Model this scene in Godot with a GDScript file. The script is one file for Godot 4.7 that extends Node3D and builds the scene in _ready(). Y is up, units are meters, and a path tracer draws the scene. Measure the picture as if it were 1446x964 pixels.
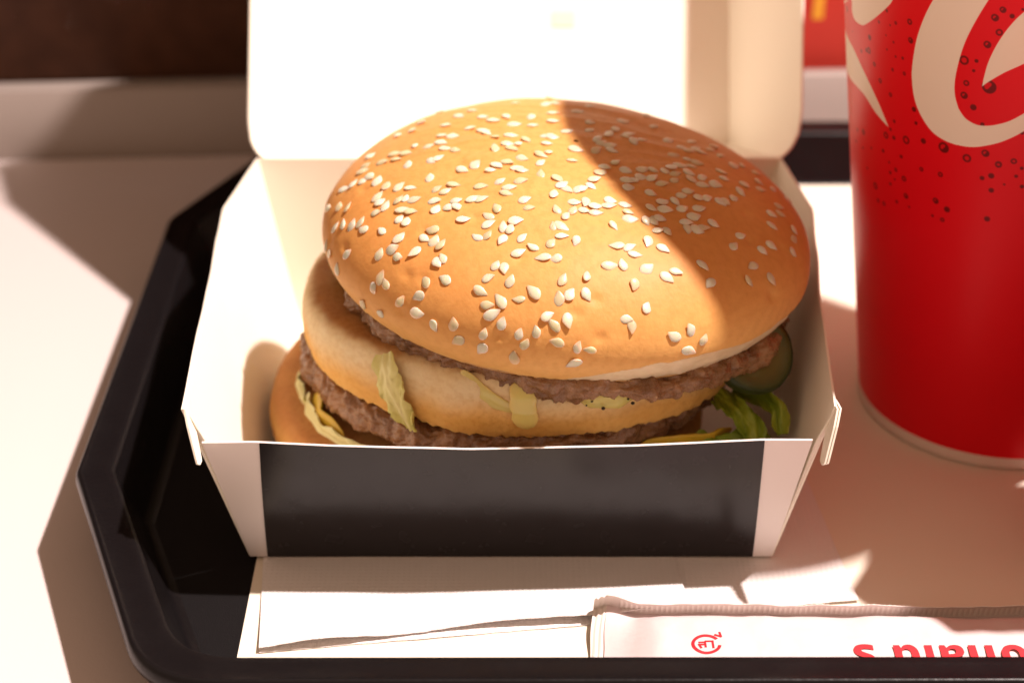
extends Node3D
# Close-up of a double-decker hamburger in its open carton on a cafe tray. All shapes are written in centimetres
# (x to the right, y up, z towards the viewer; the foot of the carton's front panel is the origin) and stored in metres.
const CM := 0.01
var org := Vector3.ZERO
var noise_a := FastNoiseLite.new()
var noise_b := FastNoiseLite.new()
var noise_c := FastNoiseLite.new()
var noise_d := FastNoiseLite.new()
var rng := RandomNumberGenerator.new()
var used := {}
var pits := []

func _ready() -> void:
	rng.seed = 11
	setup_noise()
	# ---- camera
	var cam := Camera3D.new()
	cam.name = "camera"
	add_child(cam)
	cam.position = Vector3(0.02, 21.67, 28.7) * CM
	cam.rotation_degrees = Vector3(-30.0, 0, 0)
	var at := CameraAttributesPhysical.new()
	at.frustum_focal_length = 62.23
	at.frustum_focus_distance = 0.327
	at.exposure_aperture = 12.5
	at.frustum_near = 0.02
	at.frustum_far = 20.0
	cam.attributes = at
	cam.fov = 21.83
	cam.near = 0.02
	cam.far = 20.0
	cam.current = true
	# ---- the room's dim warm light
	var we := WorldEnvironment.new()
	we.name = "world"
	var env := Environment.new()
	env.background_mode = Environment.BG_COLOR
	env.background_color = Color(0.32, 0.204, 0.134).linear_to_srgb()
	env.background_energy_multiplier = 1.0
	env.tonemap_mode = Environment.TONE_MAPPER_LINEAR
	env.tonemap_exposure = 1.66
	env.sdfgi_enabled = true
	env.ssao_enabled = true
	env.ssil_enabled = true
	we.environment = env
	add_child(we)
	# ---- the ceiling downlight
	var lamp := SpotLight3D.new()
	lamp.name = "ceiling_downlight"
	add_child(lamp)
	lamp.look_at_from_position(Vector3(50, 108, -8.3) * CM, Vector3(0, 0, -5) * CM, Vector3.UP)
	lamp.light_color = Color(1.0, 0.93, 0.90)
	lamp.light_energy = 2.0
	lamp.light_size = 0.016
	lamp.spot_angle = 34.0
	lamp.spot_range = 6.0
	lamp.spot_attenuation = 2.0
	lamp.shadow_enabled = true
	build_table()
	build_tray()
	build_paper()
	build_box()
	build_burger()
	build_cup()
	build_packet()
	build_snack()

# ------------------------------------------------------------------ helpers
func setup_noise() -> void:
	for n in [noise_a, noise_b, noise_c]:
		n.noise_type = FastNoiseLite.TYPE_SIMPLEX_SMOOTH
		n.frequency = 1.0
		n.fractal_octaves = 3
	noise_a.seed = 3
	noise_b.seed = 17
	noise_c.seed = 29
	noise_c.fractal_type = FastNoiseLite.FRACTAL_RIDGED
	noise_d.noise_type = FastNoiseLite.TYPE_CELLULAR
	noise_d.cellular_distance_function = FastNoiseLite.DISTANCE_EUCLIDEAN
	noise_d.cellular_return_type = FastNoiseLite.RETURN_DISTANCE
	noise_d.frequency = 1.0
	noise_d.fractal_octaves = 2
	noise_d.seed = 5

func lin(r: float, g: float, b: float) -> Color:
	return Color(r, g, b).linear_to_srgb()

func mat(c: Color, rough := 0.6, vert := false) -> StandardMaterial3D:
	var m := StandardMaterial3D.new()
	m.albedo_color = c
	m.roughness = rough
	m.vertex_color_use_as_albedo = vert
	return m

func noise_tex(freq: float, sd: int, normal := false, bump := 4.0, oct := 4, size := 512, ramp: Gradient = null) -> NoiseTexture2D:
	var t := NoiseTexture2D.new()
	var n := FastNoiseLite.new()
	n.seed = sd
	n.frequency = freq
	n.fractal_octaves = oct
	t.noise = n
	t.width = size
	t.height = size
	t.seamless = true
	t.as_normal_map = normal
	t.bump_strength = bump
	if ramp:
		t.color_ramp = ramp
	return t

func two(a: Color, b: Color, p := 0.0, q := 1.0) -> Gradient:
	var g := Gradient.new()
	g.offsets = PackedFloat32Array([p, q])
	g.colors = PackedColorArray([a, b])
	return g

func tri(m: StandardMaterial3D, cm: float) -> void:
	m.uv1_triplanar = true
	m.uv1_scale = Vector3.ONE * (100.0 / cm)

func numbered(n: String) -> String:
	if not used.has(n):
		used[n] = 0
		return n
	used[n] += 1
	return "%s_%03d" % [n, used[n]]

func thing(called: String, label: String, category: String, base := Vector3.ZERO, group := "") -> Node3D:
	var o := Node3D.new()
	o.name = numbered(called)
	o.position = base * CM
	o.set_meta("label", label)
	o.set_meta("category", category)
	if group:
		o.set_meta("group", group)
	add_child(o)
	org = base
	return o

func obj(called: String, mesh: Mesh, m: Material, parent: Node) -> MeshInstance3D:
	var o := MeshInstance3D.new()
	o.name = called
	o.mesh = mesh
	o.material_override = m
	parent.add_child(o, true)
	return o

func tag(o: Node, label: String, category: String) -> void:
	o.set_meta("label", label)
	o.set_meta("category", category)

# a grid of points (nu x nv, u fastest) -> smooth normals that point away from the side given by the winding
func grid_normals(p: PackedVector3Array, nu: int, nv: int, wrap: bool) -> PackedVector3Array:
	var n := PackedVector3Array()
	n.resize(p.size())
	var mu := nu if wrap else nu - 1
	for j in nv - 1:
		for i in mu:
			var a := j * nu + i
			var b := j * nu + (i + 1) % nu
			var c := a + nu
			var d := b + nu
			var f := (p[b] - p[c]).cross(p[d] - p[a])
			n[a] += f
			n[b] += f
			n[c] += f
			n[d] += f
	for i in n.size():
		n[i] = n[i].normalized()
	return n

func to_mesh(p: PackedVector3Array, nu: int, nv: int, wrap := false, cols := PackedColorArray(), flip := false, uvs := PackedVector2Array()) -> ArrayMesh:
	var n := grid_normals(p, nu, nv, wrap)
	var idx := PackedInt32Array()
	var mu := nu if wrap else nu - 1
	for j in nv - 1:
		for i in mu:
			var a := j * nu + i
			var b := j * nu + (i + 1) % nu
			var c := a + nu
			var d := b + nu
			if flip:
				idx.append_array(PackedInt32Array([a, b, c, b, d, c]))
			else:
				idx.append_array(PackedInt32Array([a, c, b, b, c, d]))
	var v := PackedVector3Array()
	v.resize(p.size())
	for i in p.size():
		v[i] = (p[i] - org) * CM
		if flip:
			n[i] = -n[i]
	return arrays(v, n, idx, cols, uvs)

func arrays(v: PackedVector3Array, n: PackedVector3Array, idx: PackedInt32Array, cols := PackedColorArray(), uvs := PackedVector2Array()) -> ArrayMesh:
	var a := []
	a.resize(Mesh.ARRAY_MAX)
	a[Mesh.ARRAY_VERTEX] = v
	a[Mesh.ARRAY_NORMAL] = n
	a[Mesh.ARRAY_INDEX] = idx
	if cols.size():
		a[Mesh.ARRAY_COLOR] = cols
	if uvs.size():
		a[Mesh.ARRAY_TEX_UV] = uvs
	var m := ArrayMesh.new()
	m.add_surface_from_arrays(Mesh.PRIMITIVE_TRIANGLES, a)
	return m

# a sheet with thickness th (cm): both faces and the cut edges
func sheet(p: PackedVector3Array, nu: int, nv: int, th: float, cols := PackedColorArray()) -> ArrayMesh:
	var n := grid_normals(p, nu, nv, false)
	var v := PackedVector3Array()
	var nn := PackedVector3Array()
	var cc := PackedColorArray()
	var idx := PackedInt32Array()
	for s in [1.0, -1.0]:
		var b0 := v.size()
		for i in p.size():
			v.append((p[i] + n[i] * th * 0.5 * s - org) * CM)
			nn.append(n[i] * s)
			if cols.size():
				cc.append(cols[i])
		for j in nv - 1:
			for i in nu - 1:
				var a: int = b0 + j * nu + i
				if s > 0:
					idx.append_array(PackedInt32Array([a, a + nu, a + 1, a + 1, a + nu, a + nu + 1]))
				else:
					idx.append_array(PackedInt32Array([a, a + 1, a + nu, a + 1, a + nu + 1, a + nu]))
	var ring := []
	for i in nu:
		ring.append(i)
	for j in range(1, nv):
		ring.append(j * nu + nu - 1)
	for i in range(nu - 2, -1, -1):
		ring.append((nv - 1) * nu + i)
	for j in range(nv - 2, 0, -1):
		ring.append(j * nu)
	for k in ring.size():
		var a: int = ring[k]
		var b: int = ring[(k + 1) % ring.size()]
		var out := (p[b] - p[a]).cross(n[a]).normalized()
		var b0 := v.size()
		for q in [[a, 1.0], [b, 1.0], [a, -1.0], [b, -1.0]]:
			var i: int = q[0]
			v.append((p[i] + n[i] * th * 0.5 * q[1] - org) * CM)
			nn.append(out)
			if cols.size():
				cc.append(cols[i])
		idx.append_array(PackedInt32Array([b0, b0 + 1, b0 + 2, b0 + 1, b0 + 3, b0 + 2]))
	return arrays(v, nn, idx, cc)

# point at share t (0..1 by length) of a polyline
func along(line: Array, t: float) -> Vector3:
	var total := 0.0
	for i in line.size() - 1:
		total += (line[i + 1] - line[i]).length()
	var d := clampf(t, 0.0, 1.0) * total
	for i in line.size() - 1:
		var l: float = (line[i + 1] - line[i]).length()
		if d <= l or i == line.size() - 2:
			return line[i].lerp(line[i + 1], clampf(d / l, 0.0, 1.0))
		d -= l
	return line[-1]

func ruled(a: Array, b: Array, nu: int, nv: int, bulge := 0.0, wob := 0.0) -> PackedVector3Array:
	var p := PackedVector3Array()
	for j in nv:
		for i in nu:
			var u := float(i) / (nu - 1)
			var w := float(j) / (nv - 1)
			p.append(along(a, u).lerp(along(b, u), w))
	if bulge != 0.0 or wob != 0.0:
		var n := grid_normals(p, nu, nv, false)
		for j in nv:
			for i in nu:
				var u := float(i) / (nu - 1)
				var w := float(j) / (nv - 1)
				var k := j * nu + i
				p[k] += n[k] * (bulge * sin(PI * u) * w + wob * noise_a.get_noise_3dv(p[k] * 0.25) * sin(PI * u))
	return p

# a box with slightly rounded edges between two corners
func rbox(lo: Vector3, hi: Vector3, r: float) -> ArrayMesh:
	var st := SurfaceTool.new()
	st.begin(Mesh.PRIMITIVE_TRIANGLES)
	var c := (lo + hi) / 2.0
	var h := (hi - lo) / 2.0
	var prof := [Vector2(0, -h.y), Vector2(-r, -h.y), Vector2(0, -h.y + r), Vector2(0, h.y - r), Vector2(-r, h.y), Vector2(0, h.y)]
	var rings := []
	for k in [[-r, -h.y], [0.0, -h.y + r], [0.0, h.y - r], [-r, h.y]]:
		var e: float = k[0]
		var y: float = k[1]
		var ring := []
		for s in [[1, 1], [-1, 1], [-1, -1], [1, -1]]:
			var x: float = s[0] * (h.x + e)
			var z: float = s[1] * (h.z + e)
			var q := [Vector3(x - s[0] * r, y, z), Vector3(x, y, z - s[1] * r)]
			if s[0] * s[1] > 0:
				q.reverse()
			ring.append_array(q)
		rings.append(ring)
	for k in rings.size() - 1:
		for i in 8:
			var a: Vector3 = rings[k][i]
			var b: Vector3 = rings[k][(i + 1) % 8]
			var d: Vector3 = rings[k + 1][i]
			var e2: Vector3 = rings[k + 1][(i + 1) % 8]
			for q in [a, b, d, b, e2, d]:
				st.add_vertex((q + c - org) * CM)
	for i in range(1, 7):
		for q in [rings[0][0], rings[0][i + 1], rings[0][i]]:
			st.add_vertex((q + c - org) * CM)
		for q in [rings[3][0], rings[3][i], rings[3][i + 1]]:
			st.add_vertex((q + c - org) * CM)
	st.generate_normals()
	return st.commit()

# ------------------------------------------------------------------ table and what stands behind it
func build_table() -> void:
	var white := mat(lin(0.74, 0.645, 0.625), 0.42)
	white.normal_enabled = true
	white.normal_texture = noise_tex(0.06, 5, true, 1.2)
	white.normal_scale = 0.25
	tri(white, 3.0)
	var t := thing("cafe_table", "white laminate table top under the black tray", "table", Vector3(0, -0.4, 0))
	obj("table_top", yawed_box(Vector3(-60, -3.2, -20.9), Vector3(60, -0.4, 45), 0.25, 3.2), white, t)
	var grey := mat(lin(0.30, 0.25, 0.225), 0.5)
	var l := thing("low_ledge", "grey low ledge running along the back edge of the table", "ledge", Vector3(0, -3, -22.5))
	obj("ledge_front", yawed_box(Vector3(-60, -3.2, -24.5), Vector3(60, 1.72, -20.96), 0.05, 3.2), grey, l)
	var wood := mat(lin(0.085, 0.034, 0.017), 0.6)
	wood.metallic_specular = 0.3
	wood.albedo_texture = noise_tex(0.02, 8, false, 1, 3, 512, two(Color(0.75, 0.72, 0.70), Color(1, 1, 1)))
	tri(wood, 14.0)
	var w := thing("dark_partition", "dark brown partition wall behind the ledge", "partition", Vector3(0, 1.95, -26))
	w.set_meta("kind", "structure")
	w.remove_meta("category")
	w.name = "wall"
	obj("panel", yawed_box(Vector3(-60, 1.724, -27.5), Vector3(60, 34, -21.62), 0.1, 3.2), wood, w)
	# the red card that stands on the ledge
	var s := thing("counter_card", "red card with a yellow arch standing on the ledge behind the cup", "sign", Vector3(11.5, 1.8, -20.5))
	obj("card", yawed_box(Vector3(6.9, 1.73, -21.5), Vector3(16.2, 14, -21.35), 0.04, 3.2), mat(lin(0.78, 0.05, 0.028), 0.65), s)
	for k in 2:
		var cx := 10.25 + k * 2.3
		var p := PackedVector3Array()
		for i in 33:
			var a := PI * i / 32.0
			for e in [0.82, 1.15]:
				var x: float = cx + cos(a) * e
				p.append(Vector3(x, 3.35 + sin(a) * 6.0 * (0.9 + 0.1 * e), -22.51 - 0.0558 * (x - 9.25)))
		obj("arch_leg", sheet(p, 2, 33, 0.03), mat(lin(0.85, 0.42, 0.02), 0.4), s)

func yawed_box(lo: Vector3, hi: Vector3, r: float, deg: float) -> ArrayMesh:
	var m := rbox(lo, hi, r)
	var piv := Vector3(-12, 0, -20.9)
	var b := Basis(Vector3.UP, deg_to_rad(deg))
	var o := ArrayMesh.new()
	var a := m.surface_get_arrays(0)
	var v: PackedVector3Array = a[Mesh.ARRAY_VERTEX]
	var n: PackedVector3Array = a[Mesh.ARRAY_NORMAL]
	for i in v.size():
		v[i] = (b * (v[i] / CM + org - piv) + piv - org) * CM
		n[i] = b * n[i]
	a[Mesh.ARRAY_VERTEX] = v
	a[Mesh.ARRAY_NORMAL] = n
	o.add_surface_from_arrays(Mesh.PRIMITIVE_TRIANGLES, a)
	return o

# ------------------------------------------------------------------ tray
const TRAY := [[-8.9, -12.62, 0.9], [-8.83, -0.99, 0.6], [-6.35, 5.42, 1.9], [22.5, 5.37, 1.9], [25.0, -0.99, 0.6], [25.0, -12.62, 0.9], [22.0, -19.1, 1.7], [-5.95, -19.1, 1.7]]

func tray_ring(d: float, y: float) -> PackedVector3Array:
	var q := []
	var m := TRAY.size()
	var lines := []
	for i in m:
		var a := Vector2(TRAY[i][0], TRAY[i][1])
		var b := Vector2(TRAY[(i + 1) % m][0], TRAY[(i + 1) % m][1])
		var dir := (b - a).normalized()
		var inn := Vector2(dir.y, -dir.x)
		if inn.dot(Vector2(8, -7) - a) < 0:
			inn = -inn
		lines.append([a + inn * d, dir])
	for i in m:
		var l0 = lines[(i + m - 1) % m]
		var l1 = lines[i]
		var hit = Geometry2D.line_intersects_line(l0[0], l0[1], l1[0], l1[1])
		q.append(hit)
	var out := PackedVector3Array()
	for i in m:
		var c: Vector2 = q[i]
		var d0: Vector2 = -lines[(i + m - 1) % m][1]
		var d1: Vector2 = lines[i][1]
		var r: float = maxf(0.35, TRAY[i][2] - d * 0.5)
		var half := acos(clampf(d0.dot(d1), -1, 1)) / 2.0
		var cut := r / tan(half)
		for k in 13:
			var t := k / 12.0
			var p := (c + d0 * cut).lerp(c, t).lerp(c.lerp(c + d1 * cut, t), t)
			out.append(Vector3(p.x, y, p.y))
	return out

func tray_part(rows: Array, flip := false) -> ArrayMesh:
	var p := PackedVector3Array()
	var nu := 0
	for r in rows:
		var ring := tray_ring(r[0], r[1])
		nu = ring.size()
		p.append_array(ring)
	return to_mesh(p, nu, rows.size(), true, PackedColorArray(), flip)

func dust() -> Gradient:
	# bare plastic, and a few pale specks where the noise peaks
	var g := Gradient.new()
	g.offsets = PackedFloat32Array([0.0, 0.905, 0.93, 1.0])
	g.colors = PackedColorArray([Color(0.36, 0.34, 0.35), Color(0.38, 0.36, 0.37), Color(1, 1, 1), Color(1, 1, 1)])
	return g

func build_tray() -> void:
	var black := mat(lin(0.055, 0.05, 0.052), 0.36)
	black.metallic_specular = 0.3
	black.normal_enabled = true
	black.normal_texture = noise_tex(0.05, 21, true, 3.0, 5)
	black.normal_scale = 0.12
	black.roughness_texture = noise_tex(0.012, 22, false, 1, 5, 512, two(Color(0.75, 0.75, 0.75), Color(1, 1, 1)))
	black.albedo_texture = noise_tex(0.22, 24, false, 1, 2, 1024, dust())
	tri(black, 5.0)
	var t := thing("serving_tray", "black plastic serving tray with cut corners and a raised rim", "tray", Vector3(8, -0.39, -7))
	obj("rim", tray_part([[0.12, 1.1], [0.0, 1.14], [-0.02, 1.26], [0.0, 1.4], [0.03, 1.46], [0.07, 1.5], [0.12, 1.49], [0.17, 1.46], [0.35, 1.45], [0.55, 1.44], [0.70, 1.46], [0.77, 1.40]]), black, t)
	obj("side_wall", tray_part([[0.77, 1.40], [0.92, 0.88], [1.1, 0.42], [1.2, 0.12], [1.3, 0.015], [1.42, -0.015]]), black, t)
	var fl := mat(lin(0.0065, 0.0055, 0.006), 0.55)
	fl.heightmap_enabled = true
	fl.heightmap_texture = noise_tex(0.11, 23, false, 1, 2)
	fl.heightmap_scale = 0.006
	fl.metallic_specular = 0.27
	tri(fl, 2.0)
	obj("tray_floor", tray_part([[1.42, -0.015], [3.0, -0.016], [5.0, -0.017], [8.0, -0.018], [11.5, -0.019]]), fl, t)
	obj("underside", tray_part([[0.12, 1.1], [0.7, 1.04], [1.2, -0.2], [1.6, -0.38], [5.0, -0.38], [11.5, -0.38]], true), black, t)

# ------------------------------------------------------------------ paper under the food
func paper_mat(c: Color, rough := 0.75) -> StandardMaterial3D:
	var m := mat(c, rough)
	m.normal_enabled = true
	m.normal_texture = noise_tex(0.09, 31, true, 2.0)
	m.normal_scale = 0.18
	tri(m, 1.6)
	return m

func build_paper() -> void:
	var p := PackedVector3Array()
	for j in 40:
		for i in 60:
			var u := i / 59.0
			var v := j / 39.0
			var x := lerpf(-5.12 - 0.05 * (1 - v), 19.5, u)
			var z := lerpf(-17.75, 4.0, v)
			p.append(Vector3(x, 0.03 + 0.012 * noise_a.get_noise_2d(x * 0.3, z * 0.3), z))
	var lm := thing("tray_liner", "cream paper liner sheet covering the floor of the tray", "paper sheet", Vector3(7, 0, -7))
	obj("paper", sheet(p, 60, 40, 0.012), paper_mat(lin(0.82, 0.74, 0.62)), lm)
	# napkin
	var nap := paper_mat(lin(0.82, 0.77, 0.755), 0.9)
	nap.normal_enabled = false
	nap.heightmap_enabled = true
	nap.heightmap_texture = emboss()
	nap.heightmap_scale = 0.02
	tri(nap, 1.1)
	var n := thing("napkin", "white embossed paper napkin lying folded under the burger carton", "napkin", Vector3(0, 0.04, -1))
	var c0 := Vector2(-4.72, 2.88)
	var dx := Vector2(0.991, -0.13)
	var dz := Vector2(-0.095, -0.995)
	for layer in 2:
		var w := 11.6 if layer == 0 else 8.25
		p = PackedVector3Array()
		for j in 50:
			for i in 90:
				var u := w * i / 89.0
				var v := 9.0 * j / 49.0
				var q := c0 + dx * u + dz * v
				var lift := 0.0
				if layer == 1:
					var e := clampf(1.0 - v / 2.0, 0.0, 1.0)
					lift = e * e * (0.06 + 0.2 * smoothstep(3.0, 8.0, u) + 0.10 * exp(-pow((u - 1.3) / 1.0, 2.0)) + 0.03 * sin(u * 1.7))
					q.y += 0.05 * sin(u * 0.9 + 0.4) * (1.0 - v / 9.0) - 0.10 * exp(-pow((u - 3.4) / 2.0, 2.0)) * e
				else:
					var e := clampf(1.0 - v / 1.6, 0.0, 1.0) * smoothstep(8.0, 9.0, u)
					lift = e * e * 0.05
					q.y -= 0.14 * smoothstep(7.5, 9.5, u) * 0.0 - 0.03
				var jag := 0.02 * noise_b.get_noise_2d(u * 2.2, 3.0 + layer) if j == 0 else 0.0
				p.append(Vector3(q.x, 0.056 + 0.02 * layer + lift, q.y + jag))
		obj("ply", sheet(p, 90, 50, 0.012), nap, n)

func emboss() -> ImageTexture:
	var im := Image.create(256, 256, false, Image.FORMAT_L8)
	for y in 256:
		for x in 256:
			var a := sin((x + y) / 256.0 * TAU * 5.0) * sin((x - y) / 256.0 * TAU * 5.0)
			var v := 0.5 + 0.5 * smoothstep(0.1, 0.8, a) - 0.12 * smoothstep(0.1, 0.8, -a)
			v += 0.12 * noise_b.get_noise_2d(x * 0.09, y * 0.09)
			im.set_pixel(x, y, Color(v * 0.8, v * 0.8, v * 0.8))
	return ImageTexture.create_from_image(im)

# ------------------------------------------------------------------ carton
const TAU_LID := 33.0

func lid_pt(x: float, u: float, n: float) -> Vector3:
	var a := deg_to_rad(TAU_LID)
	return Vector3(0.2 + x, 4.27 + u * cos(a) - n * sin(a), -10.2 - u * sin(a) - n * cos(a))

func build_box() -> void:
	var card := mat(lin(0.88, 0.83, 0.72), 0.62)
	card.normal_enabled = true
	card.normal_texture = noise_tex(0.05, 41, true, 2.0)
	card.normal_scale = 0.12
	tri(card, 2.5)
	var outer := mat(lin(0.80, 0.73, 0.70), 0.4)
	var ink := mat(lin(0.017, 0.0135, 0.014), 0.3)
	ink.metallic_specular = 0.36
	ink.normal_enabled = true
	ink.normal_texture = noise_tex(0.006, 42, true, 6.0, 4)
	ink.normal_scale = 0.05
	ink.roughness_texture = noise_tex(0.01, 43, false, 1, 4, 512, two(Color(0.7, 0.7, 0.7), Color(1, 1, 1)))
	tri(ink, 4.0)
	var th := 0.045
	var t := thing("burger_carton", "open white and black card burger carton in the middle of the tray", "carton", Vector3(0, 0.09, -4.8))
	var yb := 0.13
	var fl := [Vector3(-5.25, yb, 0), Vector3(-5.25, yb, -9.6)]
	var fr := [Vector3(5.25, yb, 0), Vector3(5.25, yb, -9.6)]
	obj("base_panel", sheet(ruled([fl[0] + Vector3(0.02, 0, -0.02), fr[0] + Vector3(-0.02, 0, -0.02)], [fl[1] + Vector3(0.02, 0, 0.02), fr[1] + Vector3(-0.02, 0, 0.02)], 4, 4), 4, 4, th), card, t)
	# front panel, its top edge bowed towards the viewer
	var ft := [Vector3(-5.84, 3.32, 0.72), Vector3(-4.8, 3.34, 0.74), Vector3(-3.4, 3.30, 0.80), Vector3(-0.8, 3.26, 0.86), Vector3(2.4, 3.29, 0.78), Vector3(4.77, 3.36, 0.68), Vector3(5.71, 3.33, 0.64)]
	var fb := [Vector3(-5.25, yb, 0), Vector3(5.25, yb, 0)]
	var pf := ruled(fb, ft, 60, 16)
	for i in pf.size():
		pf[i] += Vector3(0, 0, 0.012 * noise_a.get_noise_2d(pf[i].x * 0.3, pf[i].y * 0.3))
	var front := obj("front_panel", sheet(pf, 60, 16, th), outer, t)
	# the black print: its own thin coat on the panel
	var pk := PackedVector3Array()
	for j in 30:
		for i in 60:
			var w := j / 29.0
			var u := lerpf(lerpf(0.0335, 0.0945, w), lerpf(0.963, 0.9205, w), i / 59.0)
			var q := along(fb, u).lerp(along(ft, u), w * 0.998)
			q.z += 0.012 * noise_a.get_noise_2d(q.x * 0.3, q.y * 0.3) + 0.034
			# small creases near the left end
			q.z += 0.012 * exp(-pow((q.x + 4.2 + 0.25 * sin(q.y * 7.0)) / 0.05, 2.0)) * smoothstep(1.2, 1.6, q.y) * smoothstep(2.9, 2.4, q.y)
			q.z += 0.010 * exp(-pow((q.y - 1.35) / 0.04, 2.0)) * exp(-pow((q.x + 1.0) / 0.18, 2.0))
			pk.append(q)
	obj("black_print", sheet(pk, 60, 30, 0.012), ink, front)
	# sides
	var lt := [Vector3(-6.12, 4.12, 0.82), Vector3(-6.3, 4.22, -3.5), Vector3(-6.52, 4.25, -7.5), Vector3(-6.08, 4.27, -10.2)]
	var rt := [Vector3(6.06, 4.12, 0.72), Vector3(6.4, 4.22, -3.5), Vector3(6.82, 4.25, -7.5), Vector3(6.46, 4.27, -10.2)]
	for s in 2:
		var top: Array = lt if s == 0 else rt
		var bot: Array = fl if s == 0 else fr
		var sp := ruled(bot, top, 46, 14, 0.0, 0.06)
		var side := obj("side_panel", sheet(sp, 46, 14, th), card, t)
		var sg := -1.0 if s == 0 else 1.0
		# lock tab that sticks out in front of the front panel
		for k in 2:
			var o := Vector3(sg * 0.06 * k, 0, -0.02 * k)
			var tab := ruled([Vector3(sg * 6.09, 4.11, 0.8) + o, Vector3(sg * 6.02, 3.85, 1.0) + o, Vector3(sg * 5.86, 3.2, 1.28) + o, Vector3(sg * 5.82, 3.14, 1.22) + o], [Vector3(sg * 6.06, 4.07, 0.4) + o, Vector3(sg * 6.0, 3.7, 0.5) + o, Vector3(sg * 5.84, 3.22, 0.98) + o, Vector3(sg * 5.8, 3.16, 1.12) + o], 14, 4)
			if s == 0 and k == 1:
				continue
			obj("lock_tab", sheet(tab, 14, 4, 0.035), card, side)
		# gusset between the side and the front
		var g := ruled([Vector3(sg * 5.25, yb + 0.03, -0.03), Vector3(sg * 5.78, 3.3, 0.64)], [Vector3(sg * 5.26, yb + 0.03, -0.08), Vector3(sg * 6.07, 4.08, 0.72)], 12, 4)
		obj("gusset", sheet(g, 12, 4, 0.03), card, t)
	obj("back_panel", sheet(ruled([fl[1], fr[1]], [lt[3], rt[3]], 30, 12, 0.0, 0.04), 30, 12, th), card, t)
	# lid, thrown back
	var rim := [lid_pt(-6.12, 0, 0), lid_pt(-6.5, 0.9, 0), lid_pt(-6.42, 11.2, 0), lid_pt(-5.5, 14.8, 0), lid_pt(5.6, 14.8, 0), lid_pt(7.0, 11.6, 0), lid_pt(6.78, 1.1, 0), lid_pt(6.24, 0, 0)]
	var rl := [rim[0], lid_pt(-6.32, 0.16, 0), lid_pt(-6.44, 0.42, 0), rim[1], rim[2], rim[3]]
	var rr := [rim[7], lid_pt(6.48, 0.2, 0), lid_pt(6.68, 0.55, 0), rim[6], rim[5], rim[4]]
	var inn := [lid_pt(-5.4, 0.9, 3.5), lid_pt(-5.4, 1.1, 3.5), lid_pt(-5.4, 11.0, 3.5), lid_pt(-4.6, 13.4, 3.5), lid_pt(4.7, 13.4, 3.5), lid_pt(5.5, 11.0, 3.5), lid_pt(5.48, 1.1, 3.5), lid_pt(5.48, 0.9, 3.5)]
	var lid := obj("lid", sheet(ruled([inn[0], inn[2], inn[3]], [inn[7], inn[5], inn[4]], 20, 20), 20, 20, th), card, t)
	obj("faint_mark", sheet(ruled([lid_pt(0.87, 4.0, 3.46), lid_pt(1.44, 4.0, 3.46)], [lid_pt(0.87, 4.38, 3.46), lid_pt(1.44, 4.38, 3.46)], 4, 4), 4, 4, 0.01), mat(lin(0.87, 0.80, 0.55), 0.6), lid)
	obj("lid_side", sheet(ruled([inn[0], inn[2], inn[3]], rl, 80, 8), 80, 8, th), card, lid)
	obj("lid_side", sheet(ruled([inn[7], inn[5], inn[4]], rr, 80, 8), 80, 8, th), card, lid)
	obj("lid_back", sheet(ruled([inn[0], inn[7]], [rim[0], rim[7]], 20, 8), 20, 8, th), card, lid)
	obj("lid_front", sheet(ruled([inn[3], inn[4]], [rim[3], rim[4]], 20, 8), 20, 8, th), card, lid)

# ------------------------------------------------------------------ burger
const CROWN_C := Vector3(1.12, 4.42, -4.42)
const CROWN_R := 5.1
const CROWN_Y0 := 0.7
const CROWN_H := 2.1

func crown_local(az: float, t: float) -> Vector3:
	var r: float
	var y: float
	if t >= 0.0:
		var ph := minf(t, 1.0) * PI / 2
		r = CROWN_R * pow(maxf(cos(ph), 0.0), 0.9)
		y = CROWN_Y0 + CROWN_H * sin(ph)
	else:
		r = CROWN_R * (1.0 - 0.07 * t * t)
		y = CROWN_Y0 + CROWN_Y0 * t
	var d := Vector3(sin(az), 0, cos(az))
	var q := d * r + Vector3(0, y, 0)
	# gentle dents and a few soft wrinkles near the top
	var w := 0.07 * noise_a.get_noise_3dv(q * 0.16) + 0.02 * noise_b.get_noise_3dv(q * 0.5)
	var k := smoothstep(0.45, 0.8, t)
	w += k * 0.09 * noise_c.get_noise_3d(q.x * 0.12, 4.0, q.z * 0.45)
	# small pits where seeds have dropped off
	for pit in pits:
		var e: float = (q - pit).length_squared()
		if e < 0.09:
			w -= 0.035 * exp(-e / 0.012)
	# a broad dent on the far right
	w -= 0.16 * exp(-(q - Vector3(1.9, 2.5, -1.6)).length_squared() / 1.1)
	return q + Vector3(d.x, 0.6, d.z) * w

func crown(az: float, t: float) -> Vector3:
	return CROWN_C + Basis(Vector3.BACK, deg_to_rad(-4.0)) * crown_local(az, t)

func lathe(prof: Array, c: Vector3, tilt: Basis, seg: int, disp: Callable, colf: Callable) -> ArrayMesh:
	# prof: [r, y] from the top centre outwards and down to the bottom centre; disp(local, az, k) moves, colf(local) tints
	var p := PackedVector3Array()
	var cols := PackedColorArray()
	for k in prof.size():
		for i in seg:
			var az := TAU * i / seg
			var q := Vector3(sin(az) * prof[k][0], prof[k][1], cos(az) * prof[k][0])
			cols.append(colf.call(q))
			q = disp.call(q)
			p.append(c + tilt * q)
	return to_mesh(p, seg, prof.size(), true, cols, true)

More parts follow.
